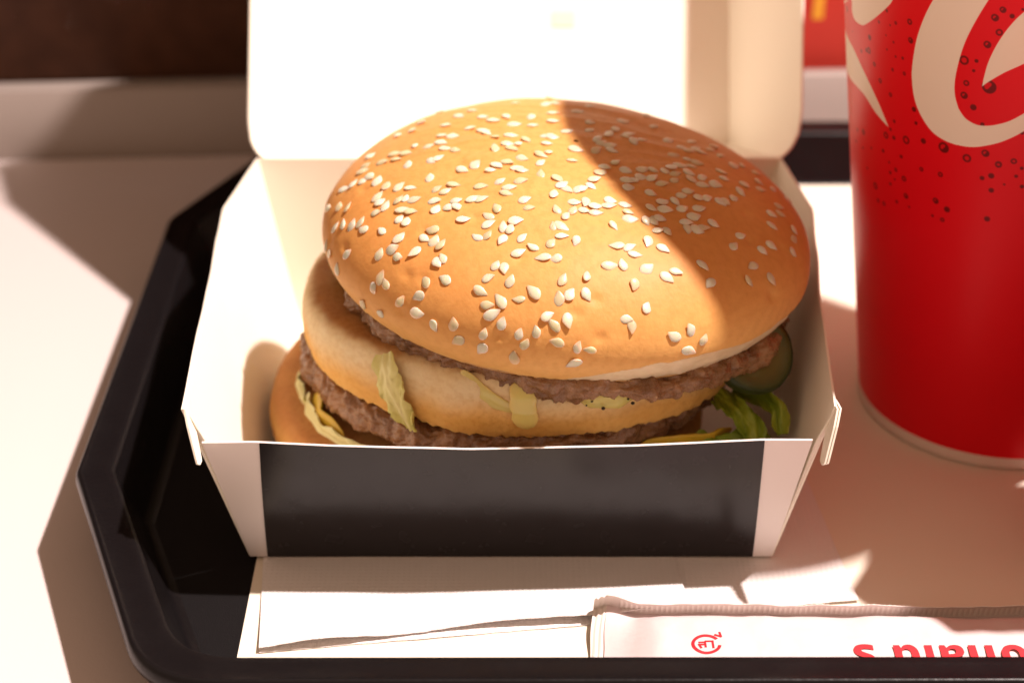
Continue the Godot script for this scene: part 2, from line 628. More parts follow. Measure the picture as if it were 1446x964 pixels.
func smooth_prof(pts: Array, n: int) -> Array:
	var cv := Curve3D.new()
	cv.bake_interval = 0.02
	for i in pts.size():
		var a := Vector3(pts[i][0], pts[i][1], 0)
		var tn := Vector3.ZERO
		if i > 0 and i < pts.size() - 1:
			tn = Vector3(pts[i + 1][0] - pts[i - 1][0], pts[i + 1][1] - pts[i - 1][1], 0).normalized()
		var li := 0.0 if i == 0 else minf((a - Vector3(pts[i - 1][0], pts[i - 1][1], 0)).length(), 1.0) * 0.33
		var lo := 0.0 if i == pts.size() - 1 else minf((a - Vector3(pts[i + 1][0], pts[i + 1][1], 0)).length(), 1.0) * 0.33
		cv.add_point(a, -tn * li, tn * lo)
	var out := []
	var L := cv.get_baked_length()
	for k in n:
		var q := cv.sample_baked(L * k / (n - 1))
		out.append([maxf(q.x, 0.0), q.y])
	return out

func dense_rim(inner_top: float, inner_bot: float, pts: Array, n: int) -> Array:
	# a few rings across the flat faces, many round the side
	var out := []
	for k in 6:
		out.append([inner_top * k / 6.0, pts[0][1]])
	out.append_array(smooth_prof(pts, n))
	for k in range(5, -1, -1):
		out.append([inner_bot * k / 6.0, pts[-1][1]])
	return out

func build_burger() -> void:
	var t := thing("hamburger", "double decker hamburger with a sesame seed bun sitting in the carton", "hamburger", Vector3(0, 0.17, -4.2))
	var bread := mat(Color.WHITE, 0.6, true)
	bread.metallic_specular = 0.35
	bread.normal_enabled = true
	bread.normal_texture = noise_tex(0.05, 51, true, 3.0, 5)
	bread.normal_scale = 0.3
	bread.albedo_texture = noise_tex(0.02, 52, false, 1, 5, 512, two(Color(0.96, 0.945, 0.92), Color(1, 1, 1), 0.25, 0.6))
	bread.subsurf_scatter_enabled = true
	bread.subsurf_scatter_strength = 0.08
	bread.clearcoat_enabled = true
	bread.clearcoat = 0.06
	bread.clearcoat_roughness = 0.4
	tri(bread, 2.6)
	var crumb := mat(Color.WHITE, 0.85, true)
	crumb.normal_enabled = true
	crumb.normal_texture = noise_tex(0.035, 53, true, 6.0, 5)
	crumb.normal_scale = 0.5
	crumb.albedo_texture = noise_tex(0.02, 54, false, 1, 5, 512, two(Color(0.95, 0.92, 0.88), Color(1, 1, 1), 0.2, 0.6))
	crumb.subsurf_scatter_enabled = true
	crumb.subsurf_scatter_strength = 0.1
	tri(crumb, 1.8)
	for k in 26:
		var az := rng.randf_range(-1.7, 1.7)
		pits.append(crown_local(az, rng.randf_range(0.02, 0.75)))
	# crown
	var nu := 400
	var nv := 190
	var p := PackedVector3Array()
	var cols := PackedColorArray()
	for j in nv:
		var s := float(j) / (nv - 1)
		for i in nu:
			var az := TAU * i / nu
			var q: Vector3
			var f := 0.0
			if s < 0.12:
				f = 1.0 - s / 0.12
				q = crown(az, -1.0)
				var cc := CROWN_C + Basis(Vector3.BACK, deg_to_rad(-4.0)) * Vector3(0, 0.06, 0)
				q = q.lerp(cc, f * f)
			else:
				var tt := (s - 0.12) / 0.88
				var tv := -1.0 + tt * 4.0 if tt < 0.25 else (tt - 0.25) / 0.75
				q = crown(az, tv)
				f = -tv if tv < 0 else 0.0
			var hh := clampf((q.y - CROWN_C.y) / 2.8, 0, 1)
			var tone := 0.5 + 0.5 * noise_b.get_noise_3dv(q * 0.22)
			var brown := Color(0.58, 0.252, 0.064).lerp(Color(0.67, 0.328, 0.098), clampf(tone * 1.3 - 0.15, 0, 1))
			brown = brown.lerp(Color(0.74, 0.42, 0.135), smoothstep(0.62, 0.10, hh))
			# the pale band where the crust stops, wide at the right front, thin elsewhere
			var azd := rad_to_deg(az)
			if azd > 180:
				azd -= 360
			var wide := smoothstep(-8.0, 22.0, azd) * smoothstep(120.0, 80.0, azd)
			var edge := lerpf(0.95, 0.2, wide) + 0.10 * noise_a.get_noise_3dv(q * 0.5) + 0.05 * noise_b.get_noise_3dv(q * 2.0)
			var pale := smoothstep(edge - 0.06, edge + 0.04, f)
			var pc := Color(0.72, 0.56, 0.34).lerp(Color(0.80, 0.68, 0.47), 0.5 + 0.5 * noise_b.get_noise_3dv(q * 1.5))
			brown = brown.lerp(pc, pale)
			cols.append(brown)
			if pale > 0.3 and f > 0.0:
				q -= Vector3(sin(az), 0, cos(az)) * 0.05 * pale
				q += Vector3(sin(az), 0, cos(az)) * 0.03 * noise_b.get_noise_3dv(q * 4.0)
			if f > 0.9:
				q.y += 0.05 * noise_b.get_noise_3dv(q * 2.5)
			p.append(q)
	var top := obj("top_bun", to_mesh(p, nu, nv, true, cols), bread, t)
	seeds(top)
	# club (middle) bun
	var tl := Basis(Vector3.BACK, deg_to_rad(-1.0)) * Basis(Vector3.RIGHT, deg_to_rad(-3.5))
	var cprof := dense_rim(4.38, 4.2, [[4.38, 1.42], [4.58, 1.38], [4.76, 1.23], [4.84, 0.95], [4.84, 0.58], [4.78, 0.24], [4.64, 0.05], [4.2, 0.0]], 50)
	var cdisp := func(q: Vector3) -> Vector3:
		var r := Vector2(q.x, q.z).length()
		var w := 0.10 * noise_a.get_noise_3d(q.x * 0.3, 9.0, q.z * 0.3) + 0.03 * noise_b.get_noise_3dv(q * Vector3(1.6, 0.35, 1.6))
		w += 0.012 * noise_b.get_noise_3dv(q * 6.0)
		var fr := smoothstep(0.22, 0.0, q.y) * smoothstep(3.9, 4.4, r)
		w += fr * 0.07 * noise_b.get_noise_3dv(q * 3.5)
		# shallow upright creases in the crust
		w -= 0.035 * smoothstep(0.35, 0.75, noise_c.get_noise_2d(atan2(q.x, q.z) * 1.6, 2.0)) * smoothstep(0.1, 0.4, q.y) * smoothstep(1.4, 0.9, q.y)
		var d := Vector3(q.x, 0, q.z) / maxf(r, 0.01)
		return q + d * w + Vector3(0, fr * 0.10 * noise_b.get_noise_3dv(q * Vector3(4.0, 0.5, 4.0)) + 0.04 * noise_b.get_noise_2d(q.x * 0.6, q.z * 0.6), 0)
	var ccol := func(q: Vector3) -> Color:
		var r := Vector2(q.x, q.z).length()
		var n1 := 0.5 + 0.5 * noise_b.get_noise_3dv(q * 0.8)
		var gold := Color(0.74, 0.40, 0.09).lerp(Color(0.80, 0.48, 0.14), n1)
		var cream := Color(0.82, 0.70, 0.46).lerp(Color(0.80, 0.62, 0.34), n1)
		var c := gold.lerp(cream, smoothstep(0.35, 1.15, q.y + 0.25 * noise_a.get_noise_3dv(q * 0.5)))
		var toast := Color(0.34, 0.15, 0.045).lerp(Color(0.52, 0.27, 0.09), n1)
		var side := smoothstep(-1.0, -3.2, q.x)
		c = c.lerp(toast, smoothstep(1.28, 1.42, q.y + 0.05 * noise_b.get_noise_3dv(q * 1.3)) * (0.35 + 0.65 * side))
		return c
	obj("middle_bun", lathe(cprof, Vector3(0.38, 2.66, -4.6), tl, 420, cdisp, ccol), crumb, t)
	# heel
	var hprof := dense_rim(4.3, 3.9, [[4.3, 1.45], [4.55, 1.38], [4.72, 1.15], [4.75, 0.8], [4.65, 0.35], [4.45, 0.1], [3.9, 0.0]], 40)
	var hcol := func(q: Vector3) -> Color:
		var n1 := 0.5 + 0.5 * noise_b.get_noise_3dv(q * 0.7)
		var toast := Color(0.42, 0.17, 0.045).lerp(Color(0.58, 0.29, 0.085), n1)
		return Color(0.66, 0.36, 0.10).lerp(toast, smoothstep(1.0, 1.36, q.y + 0.06 * noise_b.get_noise_3dv(q)))
	obj("bottom_bun", lathe(hprof, Vector3(-0.55, 0.19, -4.5), Basis(Vector3.BACK, deg_to_rad(-1.5)), 220, cdisp, hcol), crumb, t)
	# patties
	var meat := mat(Color.WHITE, 0.34, true)
	meat.normal_enabled = true
	meat.normal_texture = noise_tex(0.06, 55, true, 6.0, 5)
	meat.normal_scale = 0.35
	meat.roughness_texture = noise_tex(0.04, 56, false, 1, 4, 512, two(Color(0.45, 0.45, 0.45), Color(1, 1, 1), 0.3, 0.6))
	meat.subsurf_scatter_enabled = true
	meat.subsurf_scatter_strength = 0.06
	tri(meat, 1.3)
	for k in 2:
		var R := 4.62 if k == 0 else 4.62
		var off := Vector3(k * 13.0, k * 5.0, 0)
		var mprof := dense_rim(R - 0.5, R - 0.5, [[R - 0.5, 0.66], [R - 0.2, 0.62], [R - 0.04, 0.48], [R, 0.3], [R - 0.06, 0.12], [R - 0.25, 0.02], [R - 0.5, 0.0]], 84)
		var mdisp := func(q: Vector3) -> Vector3:
			var r := Vector2(q.x, q.z).length()
			var d := Vector3(q.x, 0, q.z) / maxf(r, 0.01)
			var o := q + off
			var w := 0.26 * noise_a.get_noise_3d(o.x * 0.33, off.y, o.z * 0.33)
			var o2 := o + Vector3(noise_a.get_noise_3dv(o * 1.7), noise_b.get_noise_3dv(o * 1.7), noise_a.get_noise_3dv(o * 1.7 + Vector3(9, 9, 9))) * 0.16
			var l := 0.10 * noise_b.get_noise_3dv(o2 * 0.8) - 0.26 * (noise_d.get_noise_3dv(o2 * 2.2) + 0.55) - 0.10 * noise_d.get_noise_3dv(o2 * 6.0) + 0.05 * noise_b.get_noise_3dv(o2 * 5.0) + 0.03 * noise_a.get_noise_3dv(o2 * 11.0)
			var lip := smoothstep(R - 1.0, R - 0.2, r)
			# the edge is thick here and thin there, and hangs down in places
			var az := atan2(q.x, q.z)
			var e := Vector3(sin(az), cos(az), off.x)
			var thick := 1.0 + 0.55 * noise_a.get_noise_3dv(e * 1.6) + 0.35 * noise_b.get_noise_3dv(e * 4.5)
			var sag := 0.11 * noise_b.get_noise_3dv(e * 2.3 + Vector3(4, 1, 7)) + 0.07 * noise_a.get_noise_3dv(e * 7.0)
			var ny := clampf((q.y - 0.34) / 0.36, -0.97, 0.97) if r > R - 0.45 else signf(q.y - 0.34)
			var nrm := d * sqrt(maxf(1.0 - ny * ny, 0.0)) + Vector3(0, ny, 0)
			var y := 0.36 + (q.y - 0.36) * lerpf(1.0, clampf(thick, 0.5, 1.6), lip) + sag * lip
			return Vector3(q.x, y, q.z) + d * (w + 0.06 * noise_b.get_noise_3dv(e * 5.0)) * lip + nrm * l * (0.3 + 0.7 * lip)
		var mcol := func(q: Vector3) -> Color:
			var o := q + off
			var n1 := clampf(0.5 + 0.9 * noise_b.get_noise_3dv(o * 1.3), 0, 1)
			var n2 := clampf(0.5 + 0.9 * noise_a.get_noise_3dv(o * 3.4), 0, 1)
			return Color(0.13, 0.056, 0.022).lerp(Color(0.39, 0.215, 0.105), n1 * 0.65 + n2 * 0.35)
		if k == 0:
			obj("patty", lathe(mprof, Vector3(1.25, 3.88, -4.2), Basis(Vector3.BACK, deg_to_rad(-4.0)), 640, mdisp, mcol), meat, t)
		else:
			obj("patty", lathe(mprof, Vector3(0.1, 1.98, -4.65), tl, 640, mdisp, mcol), meat, t)
	toppings(t)

func seed_mesh(v: int) -> ArrayMesh:
	# a flat tear drop, point towards +x, lying on the xz plane
	var keep := org
	org = Vector3.ZERO
	var p := PackedVector3Array()
	var cols := PackedColorArray()
	var nu := 12
	var nv := 9
	var L := 0.142 + 0.010 * (v % 3)
	var W: float = [0.104, 0.112, 0.098, 0.108, 0.1][v]
	for j in nv:
		var a := PI * j / (nv - 1)
		var x := -cos(a)
		var w := sin(a) * (1.0 - 0.42 * smoothstep(-0.3, 1.0, x)) * (1.0 - 0.22 * maxf(x, 0.0))
		for i in nu:
			var b := TAU * i / nu
			var hy := sin(b) * w * 0.032
			if sin(b) > 0:
				hy *= 1.0 + 0.15 * sin(x * 3.0 + v)
			p.append(Vector3(x * L, hy + 0.012 * x * sin(v * 2.0), cos(b) * w * W + 0.012 * sin(x * 2.0 + v)))
			cols.append(Color(0.90, 0.69, 0.49).lerp(Color(0.68, 0.42, 0.23), smoothstep(0.55, 1.0, x)))
	var m := to_mesh(p, nu, nv, true, cols, true)
	org = keep
	return m

func seeds(bun: Node3D) -> void:
	# azimuth x2 (degrees), height share x400, turn (degrees) of each seed on the crust
	var list := [720,-55,213,695,-59,89,50,6,336,6,24,172,681,-43,240,1,30,75,699,24,77,712,36,165,670,-18,224,57,27,66,43,46,146,696,44,73,681,29,80,703,54,113,51,54,115,24,73,267,710,71,136,658,13,314,667,32,103,688,59,75,716,82,285,22,87,349,707,87,27,683,73,33,649,27,15,628,-95,64,32,107,51,680,88,8,615,-128,62,685,100,134,639,37,64,693,110,190,711,121,100,647,62,226,4,131,299,716,130,57,699,126,137,675,109,341,622,31,330,28,147,241,68,130,207,628,55,146,90,111,288,647,93,148,687,138,92,656,110,171,105,94,266,712,154,69,676,135,38,46,154,304,624,61,94,4,163,77,52,161,327,591,3,106,682,157,297,37,173,25,98,131,174,17,181,358,677,159,85,69,162,281,24,182,88,648,133,329,707,187,187,649,143,148,700,186,191,627,112,12,596,55,68,33,198,343,616,98,108,579,10,0,134,103,301,633,133,256,686,188,38,112,144,277,621,119,48,51,201,309,693,201,157,31,210,18,121,141,288,96,174,9,571,11,126,23,214,176,643,163,89,703,212,59,44,216,233,718,219,248,638,164,103,674,202,268,145,113,356,632,161,358,619,141,95,685,213,65,659,195,167,709,226,6,107,182,347,664,203,83,61,227,280,606,133,186,55,231,0,152,120,264,632,178,194,82,217,313,595,113,190,76,223,238,675,223,89,87,217,327,670,223,107,708,242,330,573,67,95,136,161,252,25,246,288,702,241,114,585,102,115,97,216,288,660,221,58,578,88,147,79,233,314,589,118,119,51,249,278,676,238,26,613,169,143,57,248,275,643,214,48,608,165,92,40,256,349,63,249,320,710,260,58,89,238,349,656,233,169,148,169,265,157,153,273,14,269,359,591,148,45,41,268,316,609,185,35,4,272,346,715,271,73,72,261,322,702,269,119,86,254,348,621,209,116,603,180,53,100,245,342,62,268,312,657,249,135,550,59,46,680,264,21,626,220,350,631,227,334,569,112,131,165,157,289,561,93,147,27,281,358,15,281,4,591,166,126,42,280,332,122,236,271,126,232,244,77,273,4,716,286,8,88,267,256,6,287,254,585,164,94,614,218,37,30,289,348,626,235,53,673,276,41,191,115,299,641,255,55,601,202,66,593,186,112,116,251,328,137,226,337,635,250,66,111,259,351,595,195,136,99,272,332,579,165,111,695,297,91,75,291,305,655,278,10,151,222,245,110,273,327,611,239,78,0,309,49,707,307,323,173,190,284,604,234,84,5,310,35,653,288,34,188,158,321,588,210,44,546,108,76,59,308,334,629,272,39,15,315,309,581,199,115,165,218,216,701,314,56,573,184,143,132,267,292,142,255,278,98,298,320,609,254,39,550,133,120,639,292,74,657,304,41,185,187,265,116,294,356,64,319,300,131,281,260,562,174,146,553,152,116,75,318,6,158,248,254,22,328,23,694,324,317,143,273,318,98,312,349,586,238,153,88,319,353,553,164,16,670,326,114,129,300,322,141,289,273,37,340,22,202,178,263,172,249,270,645,322,55,125,312,42,616,300,64,115,320,303,540,150,98,80,336,284,104,328,345,593,277,12,635,323,60,140,308,339,51,349,306,159,288,287,612,311,2,152,300,291,194,225,307,535,154,101,203,204,175,594,294,106,654,345,74,557,222,169,83,352,13,615,324,15,174,280,263,540,184,64,564,252,30,708,362,349,176,290,279,620,340,27,543,206,52,563,262,114,635,358,5,207,237,301,521,156,133,180,306,300,538,220,57,533,202,97,202,268,243,635,368,118,197,287,295,556,284,65,91,379,1,135,369,281,582,342,22,718,385,350,569,326,166,548,273,91,218,242,298,213,268,293,208,288,280,536,251,91,165,373,289,565,351,9,561,341,74,583,377,75,527,229,190,231,221,174,176,381,320,534,267,54,204,349,194,548,360,21,216,384,309,217,335,274,514,384,109,534,331,41,234,254,299,515,378,109,229,293,279,527,346,96,231,350,212,246,368,295,520,277,83,516,263,80,499,186,206,400,384,192,516,317,48,265,358,288,251,336,257,309,371,254,497,210,65,504,310,96,274,344,277,500,292,92,494,259,86,453,350,139,471,334,118,326,351,209,482,209,70,406,354,169,474,310,111,274,268,265,471,295,113,475,264,74,456,316,69,294,306,244,430,332,231,389,326,171,297,233,276,456,263,109,454,193,68,353,316,201,341,288,216,388,296,172,377,293,177,414,272,141,373,221,216]
	var kinds := []
	for v in 5:
		kinds.append(seed_mesh(v))
	var mats := []
	for c in [[1.0, 0.97, 0.93], [0.95, 0.88, 0.80], [1.0, 1.0, 1.0], [0.86, 0.74, 0.60]]:
		var m := mat(lin(c[0], c[1], c[2]), 0.36, true)
		m.subsurf_scatter_enabled = true
		m.subsurf_scatter_strength = 0.4
		mats.append(m)
	var rest := SurfaceTool.new()
	rest.begin(Mesh.PRIMITIVE_TRIANGLES)
	var any := false
	for k in list.size() / 3:
		var az := deg_to_rad(list[k * 3] / 2.0)
		var tv: float = list[k * 3 + 1] / 400.0
		var q := crown(az, tv)
		var e := 0.012
		var du := (crown(az + e, tv) - crown(az - e, tv)).normalized()
		var dv := (crown(az, minf(tv + e, 0.999)) - crown(az, tv - e)).normalized()
		var n := dv.cross(du).normalized()
		if n.dot(q - (CROWN_C + Vector3(0, 0.3, 0))) < 0:
			n = -n
		var ang := deg_to_rad(list[k * 3 + 2])
		var x := (du * cos(ang) + dv * sin(ang)).normalized()
		x = (x - n * x.dot(n)).normalized()
		x = (x + n * rng.randf_range(-0.16, 0.16)).normalized()
		var z := x.cross(n).normalized()
		var roll := rng.randf_range(-0.22, 0.22)
		var y := z.cross(x).normalized()
		var bs := Basis(x, y, z) * Basis(Vector3.RIGHT, roll)
		var sc := rng.randf_range(0.82, 1.12)
		bs = bs * Basis.from_scale(Vector3(sc, rng.randf_range(0.9, 1.2), sc * rng.randf_range(0.92, 1.08)))
		var tr := Transform3D(bs, (q + n * rng.randf_range(0.006, 0.026) - org) * CM)
		if k < 299:
			var o := obj("sesame_seed" if k == 0 else "sesame_seed_%03d" % k, kinds[rng.randi() % 5], mats[rng.randi() % 4], bun)
			o.transform = tr
		else:
			any = true
			rest.append_from(kinds[k % 5], 0, tr)
	if any:
		var o := obj("far_sesame", rest.commit(), mats[0], bun)
		o.set_meta("kind", "stuff")

# a ragged leaf: a strip along a polyline, ruffled
func leaf(line: Array, side: Vector3, w: float, sd: float, c0: Color, c1: Color, ruffle := 0.12, th := 0.035) -> ArrayMesh:
	var nu := 18
	var nv := 30
	var p := PackedVector3Array()
	var cols := PackedColorArray()
	for j in nv:
		var v := float(j) / (nv - 1)
		var c := along(line, v)
		var tan := (along(line, minf(v + 0.05, 1.0)) - along(line, maxf(v - 0.05, 0.0))).normalized()
		var s := (side - tan * side.dot(tan)).normalized()
		var n := s.cross(tan).normalized()
		var ww := w * (0.45 + 0.55 * sin(PI * clampf(v * 0.85 + 0.12, 0, 1))) * (1.0 + 0.35 * noise_b.get_noise_2d(v * 2.2, sd))
		for i in nu:
			var u := float(i) / (nu - 1) * 2.0 - 1.0
			var rag := 1.0 + 0.22 * noise_a.get_noise_2d(v * 4.0 + sd, u * 2.0) * absf(u)
			var q := c + s * u * ww * rag
			var lift := ruffle * absf(u) * noise_b.get_noise_2d(v * 2.6 + u, sd * 3.1) * 1.6 + 0.03 * noise_a.get_noise_2d(v * 6.0, u * 4.0 + sd)
			lift -= 0.04 * exp(-pow(u / 0.12, 2.0))
			q += n * lift
			p.append(q)
			cols.append(c0.lerp(c1, clampf(absf(u) * 0.7 + v * 0.5 - 0.25 + 0.4 * noise_b.get_noise_2d(u * 2.0, v * 2.0 + sd), 0, 1)))
	return sheet(p, nu, nv, th, cols)

# a rounded blob of sauce or a soft tongue of cheese that follows a line
func tongue(line: Array, side: Vector3, w: float, th: float, sd: float) -> ArrayMesh:
	var nu := 20
	var nv := 26
	var p := PackedVector3Array()
	for j in nv:
		var v := float(j) / (nv - 1)
		var c := along(line, v)
		var tan := (along(line, minf(v + 0.04, 1.0)) - along(line, maxf(v - 0.04, 0.0))).normalized()
		var s := (side - tan * side.dot(tan)).normalized()
		var n := s.cross(tan).normalized()
		var env := sqrt(maxf(1.0 - pow(absf(v * 2.0 - 1.0), 3.0), 0.0))
		for i in nu:
			var a := TAU * i / nu
			var k := 1.0 + 0.3 * noise_b.get_noise_2d(cos(a) * 1.3 + sd, v * 3.0)
			p.append(c + (s * cos(a) * w * k + n * sin(a) * th) * maxf(env, 0.01))
	return to_mesh(p, nu, nv, true, PackedColorArray(), true)

# a point on the side of the middle bun: azimuth (degrees, 0 towards the viewer), height share 0..1, distance off it
func on_club(deg: float, h: float, off: float) -> Vector3:
	var tl := Basis(Vector3.BACK, deg_to_rad(-1.0)) * Basis(Vector3.RIGHT, deg_to_rad(-3.5))
	var r := 4.62 + 0.22 * pow(sin(PI * clampf(h, 0.0, 1.0)), 0.5) + off
	if h > 1.0:
		r = 4.7 - (h - 1.0) * 2.0 + off * 0.3
	var a := deg_to_rad(deg)
	return Vector3(0.38, 2.66, -4.6) + tl * Vector3(sin(a) * r, 1.42 * minf(h, 1.0) + (off if h > 1.0 else 0.0), cos(a) * r)

func toppings(t: Node3D) -> void:
	var green := mat(Color.WHITE, 0.4, true)
	green.backlight_enabled = true
	green.backlight = Color(0.35, 0.4, 0.1)
	green.normal_enabled = true
	green.normal_texture = noise_tex(0.02, 61, true, 5.0, 4)
	green.normal_scale = 0.4
	tri(green, 1.5)
	var pale0 := Color(0.80, 0.76, 0.36)
	var pale1 := Color(0.68, 0.66, 0.17)
	# the strip that hangs over the middle bun
	obj("lettuce", leaf([on_club(-37, 0.96, 0.05), on_club(-36, 0.86, 0.1), on_club(-34.0, 0.6, 0.12), on_club(-31, 0.3, 0.14), on_club(-29, -0.06, 0.16)], Vector3(0.8, 0.1, 0.6), 0.32, 1.0, pale0, pale1, 0.12), green, t)
	# left: pale shreds under the lower patty
	obj("lettuce", leaf([Vector3(-3.6, 1.9, -4.9), Vector3(-4.3, 2.05, -4.5), Vector3(-4.62, 1.8, -3.9), Vector3(-4.4, 1.7, -3.2)], Vector3(0.4, 1, 0.3), 0.24, 2.0, pale0, pale0, 0.12), green, t)
	obj("lettuce", leaf([Vector3(-4.35, 1.75, -3.3), Vector3(-4.3, 1.72, -2.8), Vector3(-3.95, 1.7, -2.1), Vector3(-3.2, 1.68, -1.4), Vector3(-2.5, 1.72, -1.0)], Vector3(0.5, 0.9, 0.3), 0.28, 3.0, pale0, pale0, 0.12), green, t)
	obj("lettuce", leaf([Vector3(-4.4, 2.2, -5.4), Vector3(-4.55, 2.3, -4.9), Vector3(-4.45, 2.25, -4.4)], Vector3(0.3, 1, 0.3), 0.2, 4.0, pale0, pale1, 0.1), green, t)
	# left, on top of the middle bun
	obj("lettuce", leaf([Vector3(-3.75, 4.42, -4.3), Vector3(-3.5, 4.46, -3.9), Vector3(-3.15, 4.48, -3.5)], Vector3(0.4, 0.6, 0.7), 0.26, 5.0, Color(0.45, 0.48, 0.13), Color(0.33, 0.38, 0.07), 0.1), green, t)
	var onion := mat(lin(0.80, 0.74, 0.62), 0.3)
	onion.subsurf_scatter_enabled = true
	onion.subsurf_scatter_strength = 0.3
	obj("onion", tongue([Vector3(-3.35, 4.56, -3.7), Vector3(-3.12, 4.58, -3.5), Vector3(-2.9, 4.56, -3.4)], Vector3(0.4, 0.7, 0.6), 0.12, 0.06, 1.0), onion, t)
	# right: bright green lettuce below the pickle
	var g0 := Color(0.34, 0.40, 0.03)
	var g1 := Color(0.20, 0.30, 0.02)
	obj("lettuce", leaf([Vector3(4.2, 2.75, -1.9), Vector3(4.55, 2.75, -1.35), Vector3(4.85, 2.5, -0.95), Vector3(4.95, 2.2, -0.8)], Vector3(0.7, 0.6, -0.4), 0.27, 6.0, g0, g1, 0.16), green, t)
	obj("lettuce", leaf([Vector3(4.6, 2.6, -2.4), Vector3(5.1, 2.8, -1.8), Vector3(5.35, 2.8, -1.3), Vector3(5.4, 2.45, -0.9)], Vector3(0.5, 0.8, -0.3), 0.2, 7.0, g1, g0, 0.16), green, t)
	obj("lettuce", leaf([Vector3(3.5, 1.9, -0.9), Vector3(4.2, 2.0, -0.75), Vector3(4.8, 1.85, -0.9), Vector3(5.3, 1.95, -1.4)], Vector3(0.2, 0.7, -0.7), 0.55, 8.0, g1, Color(0.26, 0.34, 0.03), 0.2), green, t)
	# pickle slices
	var skin := mat(lin(0.028, 0.045, 0.008), 0.4)
	var flesh := mat(Color.WHITE, 0.4, true)
	flesh.subsurf_scatter_enabled = true
	flesh.subsurf_scatter_strength = 0.3
	for k in 1:
		var c: Vector3 = [Vector3(4.78, 3.9, -1.7)][k]
		var b := Basis(Vector3(0, 0, 1), deg_to_rad([-34.0][k])) * Basis(Vector3(1, 0, 0), deg_to_rad([38.0][k]))
		var R := 0.9
		var fcol := func(q: Vector3) -> Color:
			var r := Vector2(q.x, q.z).length() / R
			var n1 := 0.5 + 0.5 * noise_b.get_noise_3dv(q * 2.0)
			return Color(0.14, 0.125, 0.022).lerp(Color(0.065, 0.075, 0.012), smoothstep(0.5, 0.9, r + 0.2 * (n1 - 0.5)))
		var fd := func(q: Vector3) -> Vector3:
			var r := Vector2(q.x, q.z).length()
			return q + Vector3(0, 0.05 * sin(q.x * 2.0) + 0.03 * noise_b.get_noise_2d(q.x * 1.5, q.z * 1.5), 0) + Vector3(q.x, 0, q.z) * 0.05 * noise_a.get_noise_2d(q.x, q.z) * r
		var pk := obj("pickle", lathe(smooth_prof([[0.0, 0.15], [0.6, 0.15], [R - 0.07, 0.15], [R - 0.05, 0.0], [R - 0.07, -0.15], [0.0, -0.15]], 30), c, b, 60, fd, fcol), flesh, t)
		obj("pickle_skin", lathe(smooth_prof([[R - 0.068, 0.153], [R - 0.02, 0.13], [R, 0.0], [R - 0.02, -0.13], [R - 0.068, -0.153]], 14), c, b, 60, fd, func(_q: Vector3) -> Color: return Color.WHITE), skin, pk)
	# cheese
	var cheese := mat(lin(0.78, 0.44, 0.035), 0.35)
	cheese.subsurf_scatter_enabled = true
	cheese.subsurf_scatter_strength = 0.3
	obj("cheese_slice", tongue([Vector3(-3.4, 1.98, -3.9), Vector3(-4.1, 1.95, -3.2), Vector3(-4.05, 1.86, -2.5), Vector3(-3.4, 1.84, -1.7)], Vector3(0.5, 0.8, 0.3), 0.22, 0.06, 2.0), cheese, t)
	obj("cheese_slice", tongue([Vector3(2.6, 2.15, -1.0), Vector3(3.4, 2.25, -0.95), Vector3(4.0, 2.2, -1.1), Vector3(4.5, 2.1, -1.6)], Vector3(0, 1, 0.5), 0.24, 0.06, 3.0), cheese, t)
	# sauce
	var sauce := mat(lin(0.84, 0.62, 0.19), 0.16)
	sauce.subsurf_scatter_enabled = true
	sauce.subsurf_scatter_strength = 0.3
	obj("sauce", tongue([on_club(-2.6, 0.95, 0.02), on_club(-2.2, 0.75, 0.07), on_club(-1.6, 0.5, 0.08), on_club(-0.6, 0.24, 0.07)], Vector3(1, 0, 0), 0.25, 0.055, 4.0), sauce, t)
	obj("sauce", tongue([on_club(-17, 0.98, 0.0), on_club(-11, 0.72, 0.02), on_club(-4, 0.5, 0.02)], Vector3(0.5, 1, 0), 0.15, 0.03, 5.0), sauce, t)
	var dr := obj("sauce", tongue([on_club(8, 0.86, 0.05), on_club(13, 0.66, 0.08), on_club(20, 0.60, 0.09), on_club(27, 0.74, 0.06)], Vector3(0, 1, 0.3), 0.19, 0.06, 6.0), sauce, t)
	var pep := mat(lin(0.03, 0.02, 0.012), 0.6)
	for k in 7:
		var m := SphereMesh.new()
		m.radius = 0.0002 + 0.0001 * (k % 3)
		m.height = m.radius * 1.6
		m.radial_segments = 8
		m.rings = 4
		var o := obj("pepper_speck", m, pep, dr)
		o.position = (on_club(12.0 + 2.2 * k + sin(k * 5.0), 0.62 + 0.07 * sin(k * 2.3), 0.145) - org) * CM

# ------------------------------------------------------------------ cup
const CUP_C := Vector3(11.107, 0, -6.182)
const CUP_R := 2.988
const CUP_K := 0.1299
const CUP_H := 16.5

func fill_poly(cov: PackedFloat32Array, w: int, h: int, poly: PackedVector2Array) -> void:
	var lo := h
	var hi := 0
	for q in poly:
		lo = mini(lo, int(q.y))
		hi = maxi(hi, int(q.y) + 1)
	lo = maxi(lo, 0)
	hi = mini(hi, h - 1)
	for y in range(lo, hi + 1):
		for sub in 4:
			var yy := y + (sub + 0.5) / 4.0
			var xs := []
			for i in poly.size():
				var a := poly[i]
				var b := poly[(i + 1) % poly.size()]
				if (a.y <= yy) != (b.y <= yy):
					xs.append(a.x + (yy - a.y) / (b.y - a.y) * (b.x - a.x))
			xs.sort()
			for k in range(0, xs.size() - 1, 2):
				var x0: float = xs[k]
				var x1: float = xs[k + 1]
				for x in range(maxi(int(floor(x0)), 0), mini(int(ceil(x1)), w)):
					var c := minf(x1, x + 1.0) - maxf(x0, x)
					cov[y * w + x] = minf(1.0, cov[y * w + x] + maxf(c, 0.0) * 0.25)

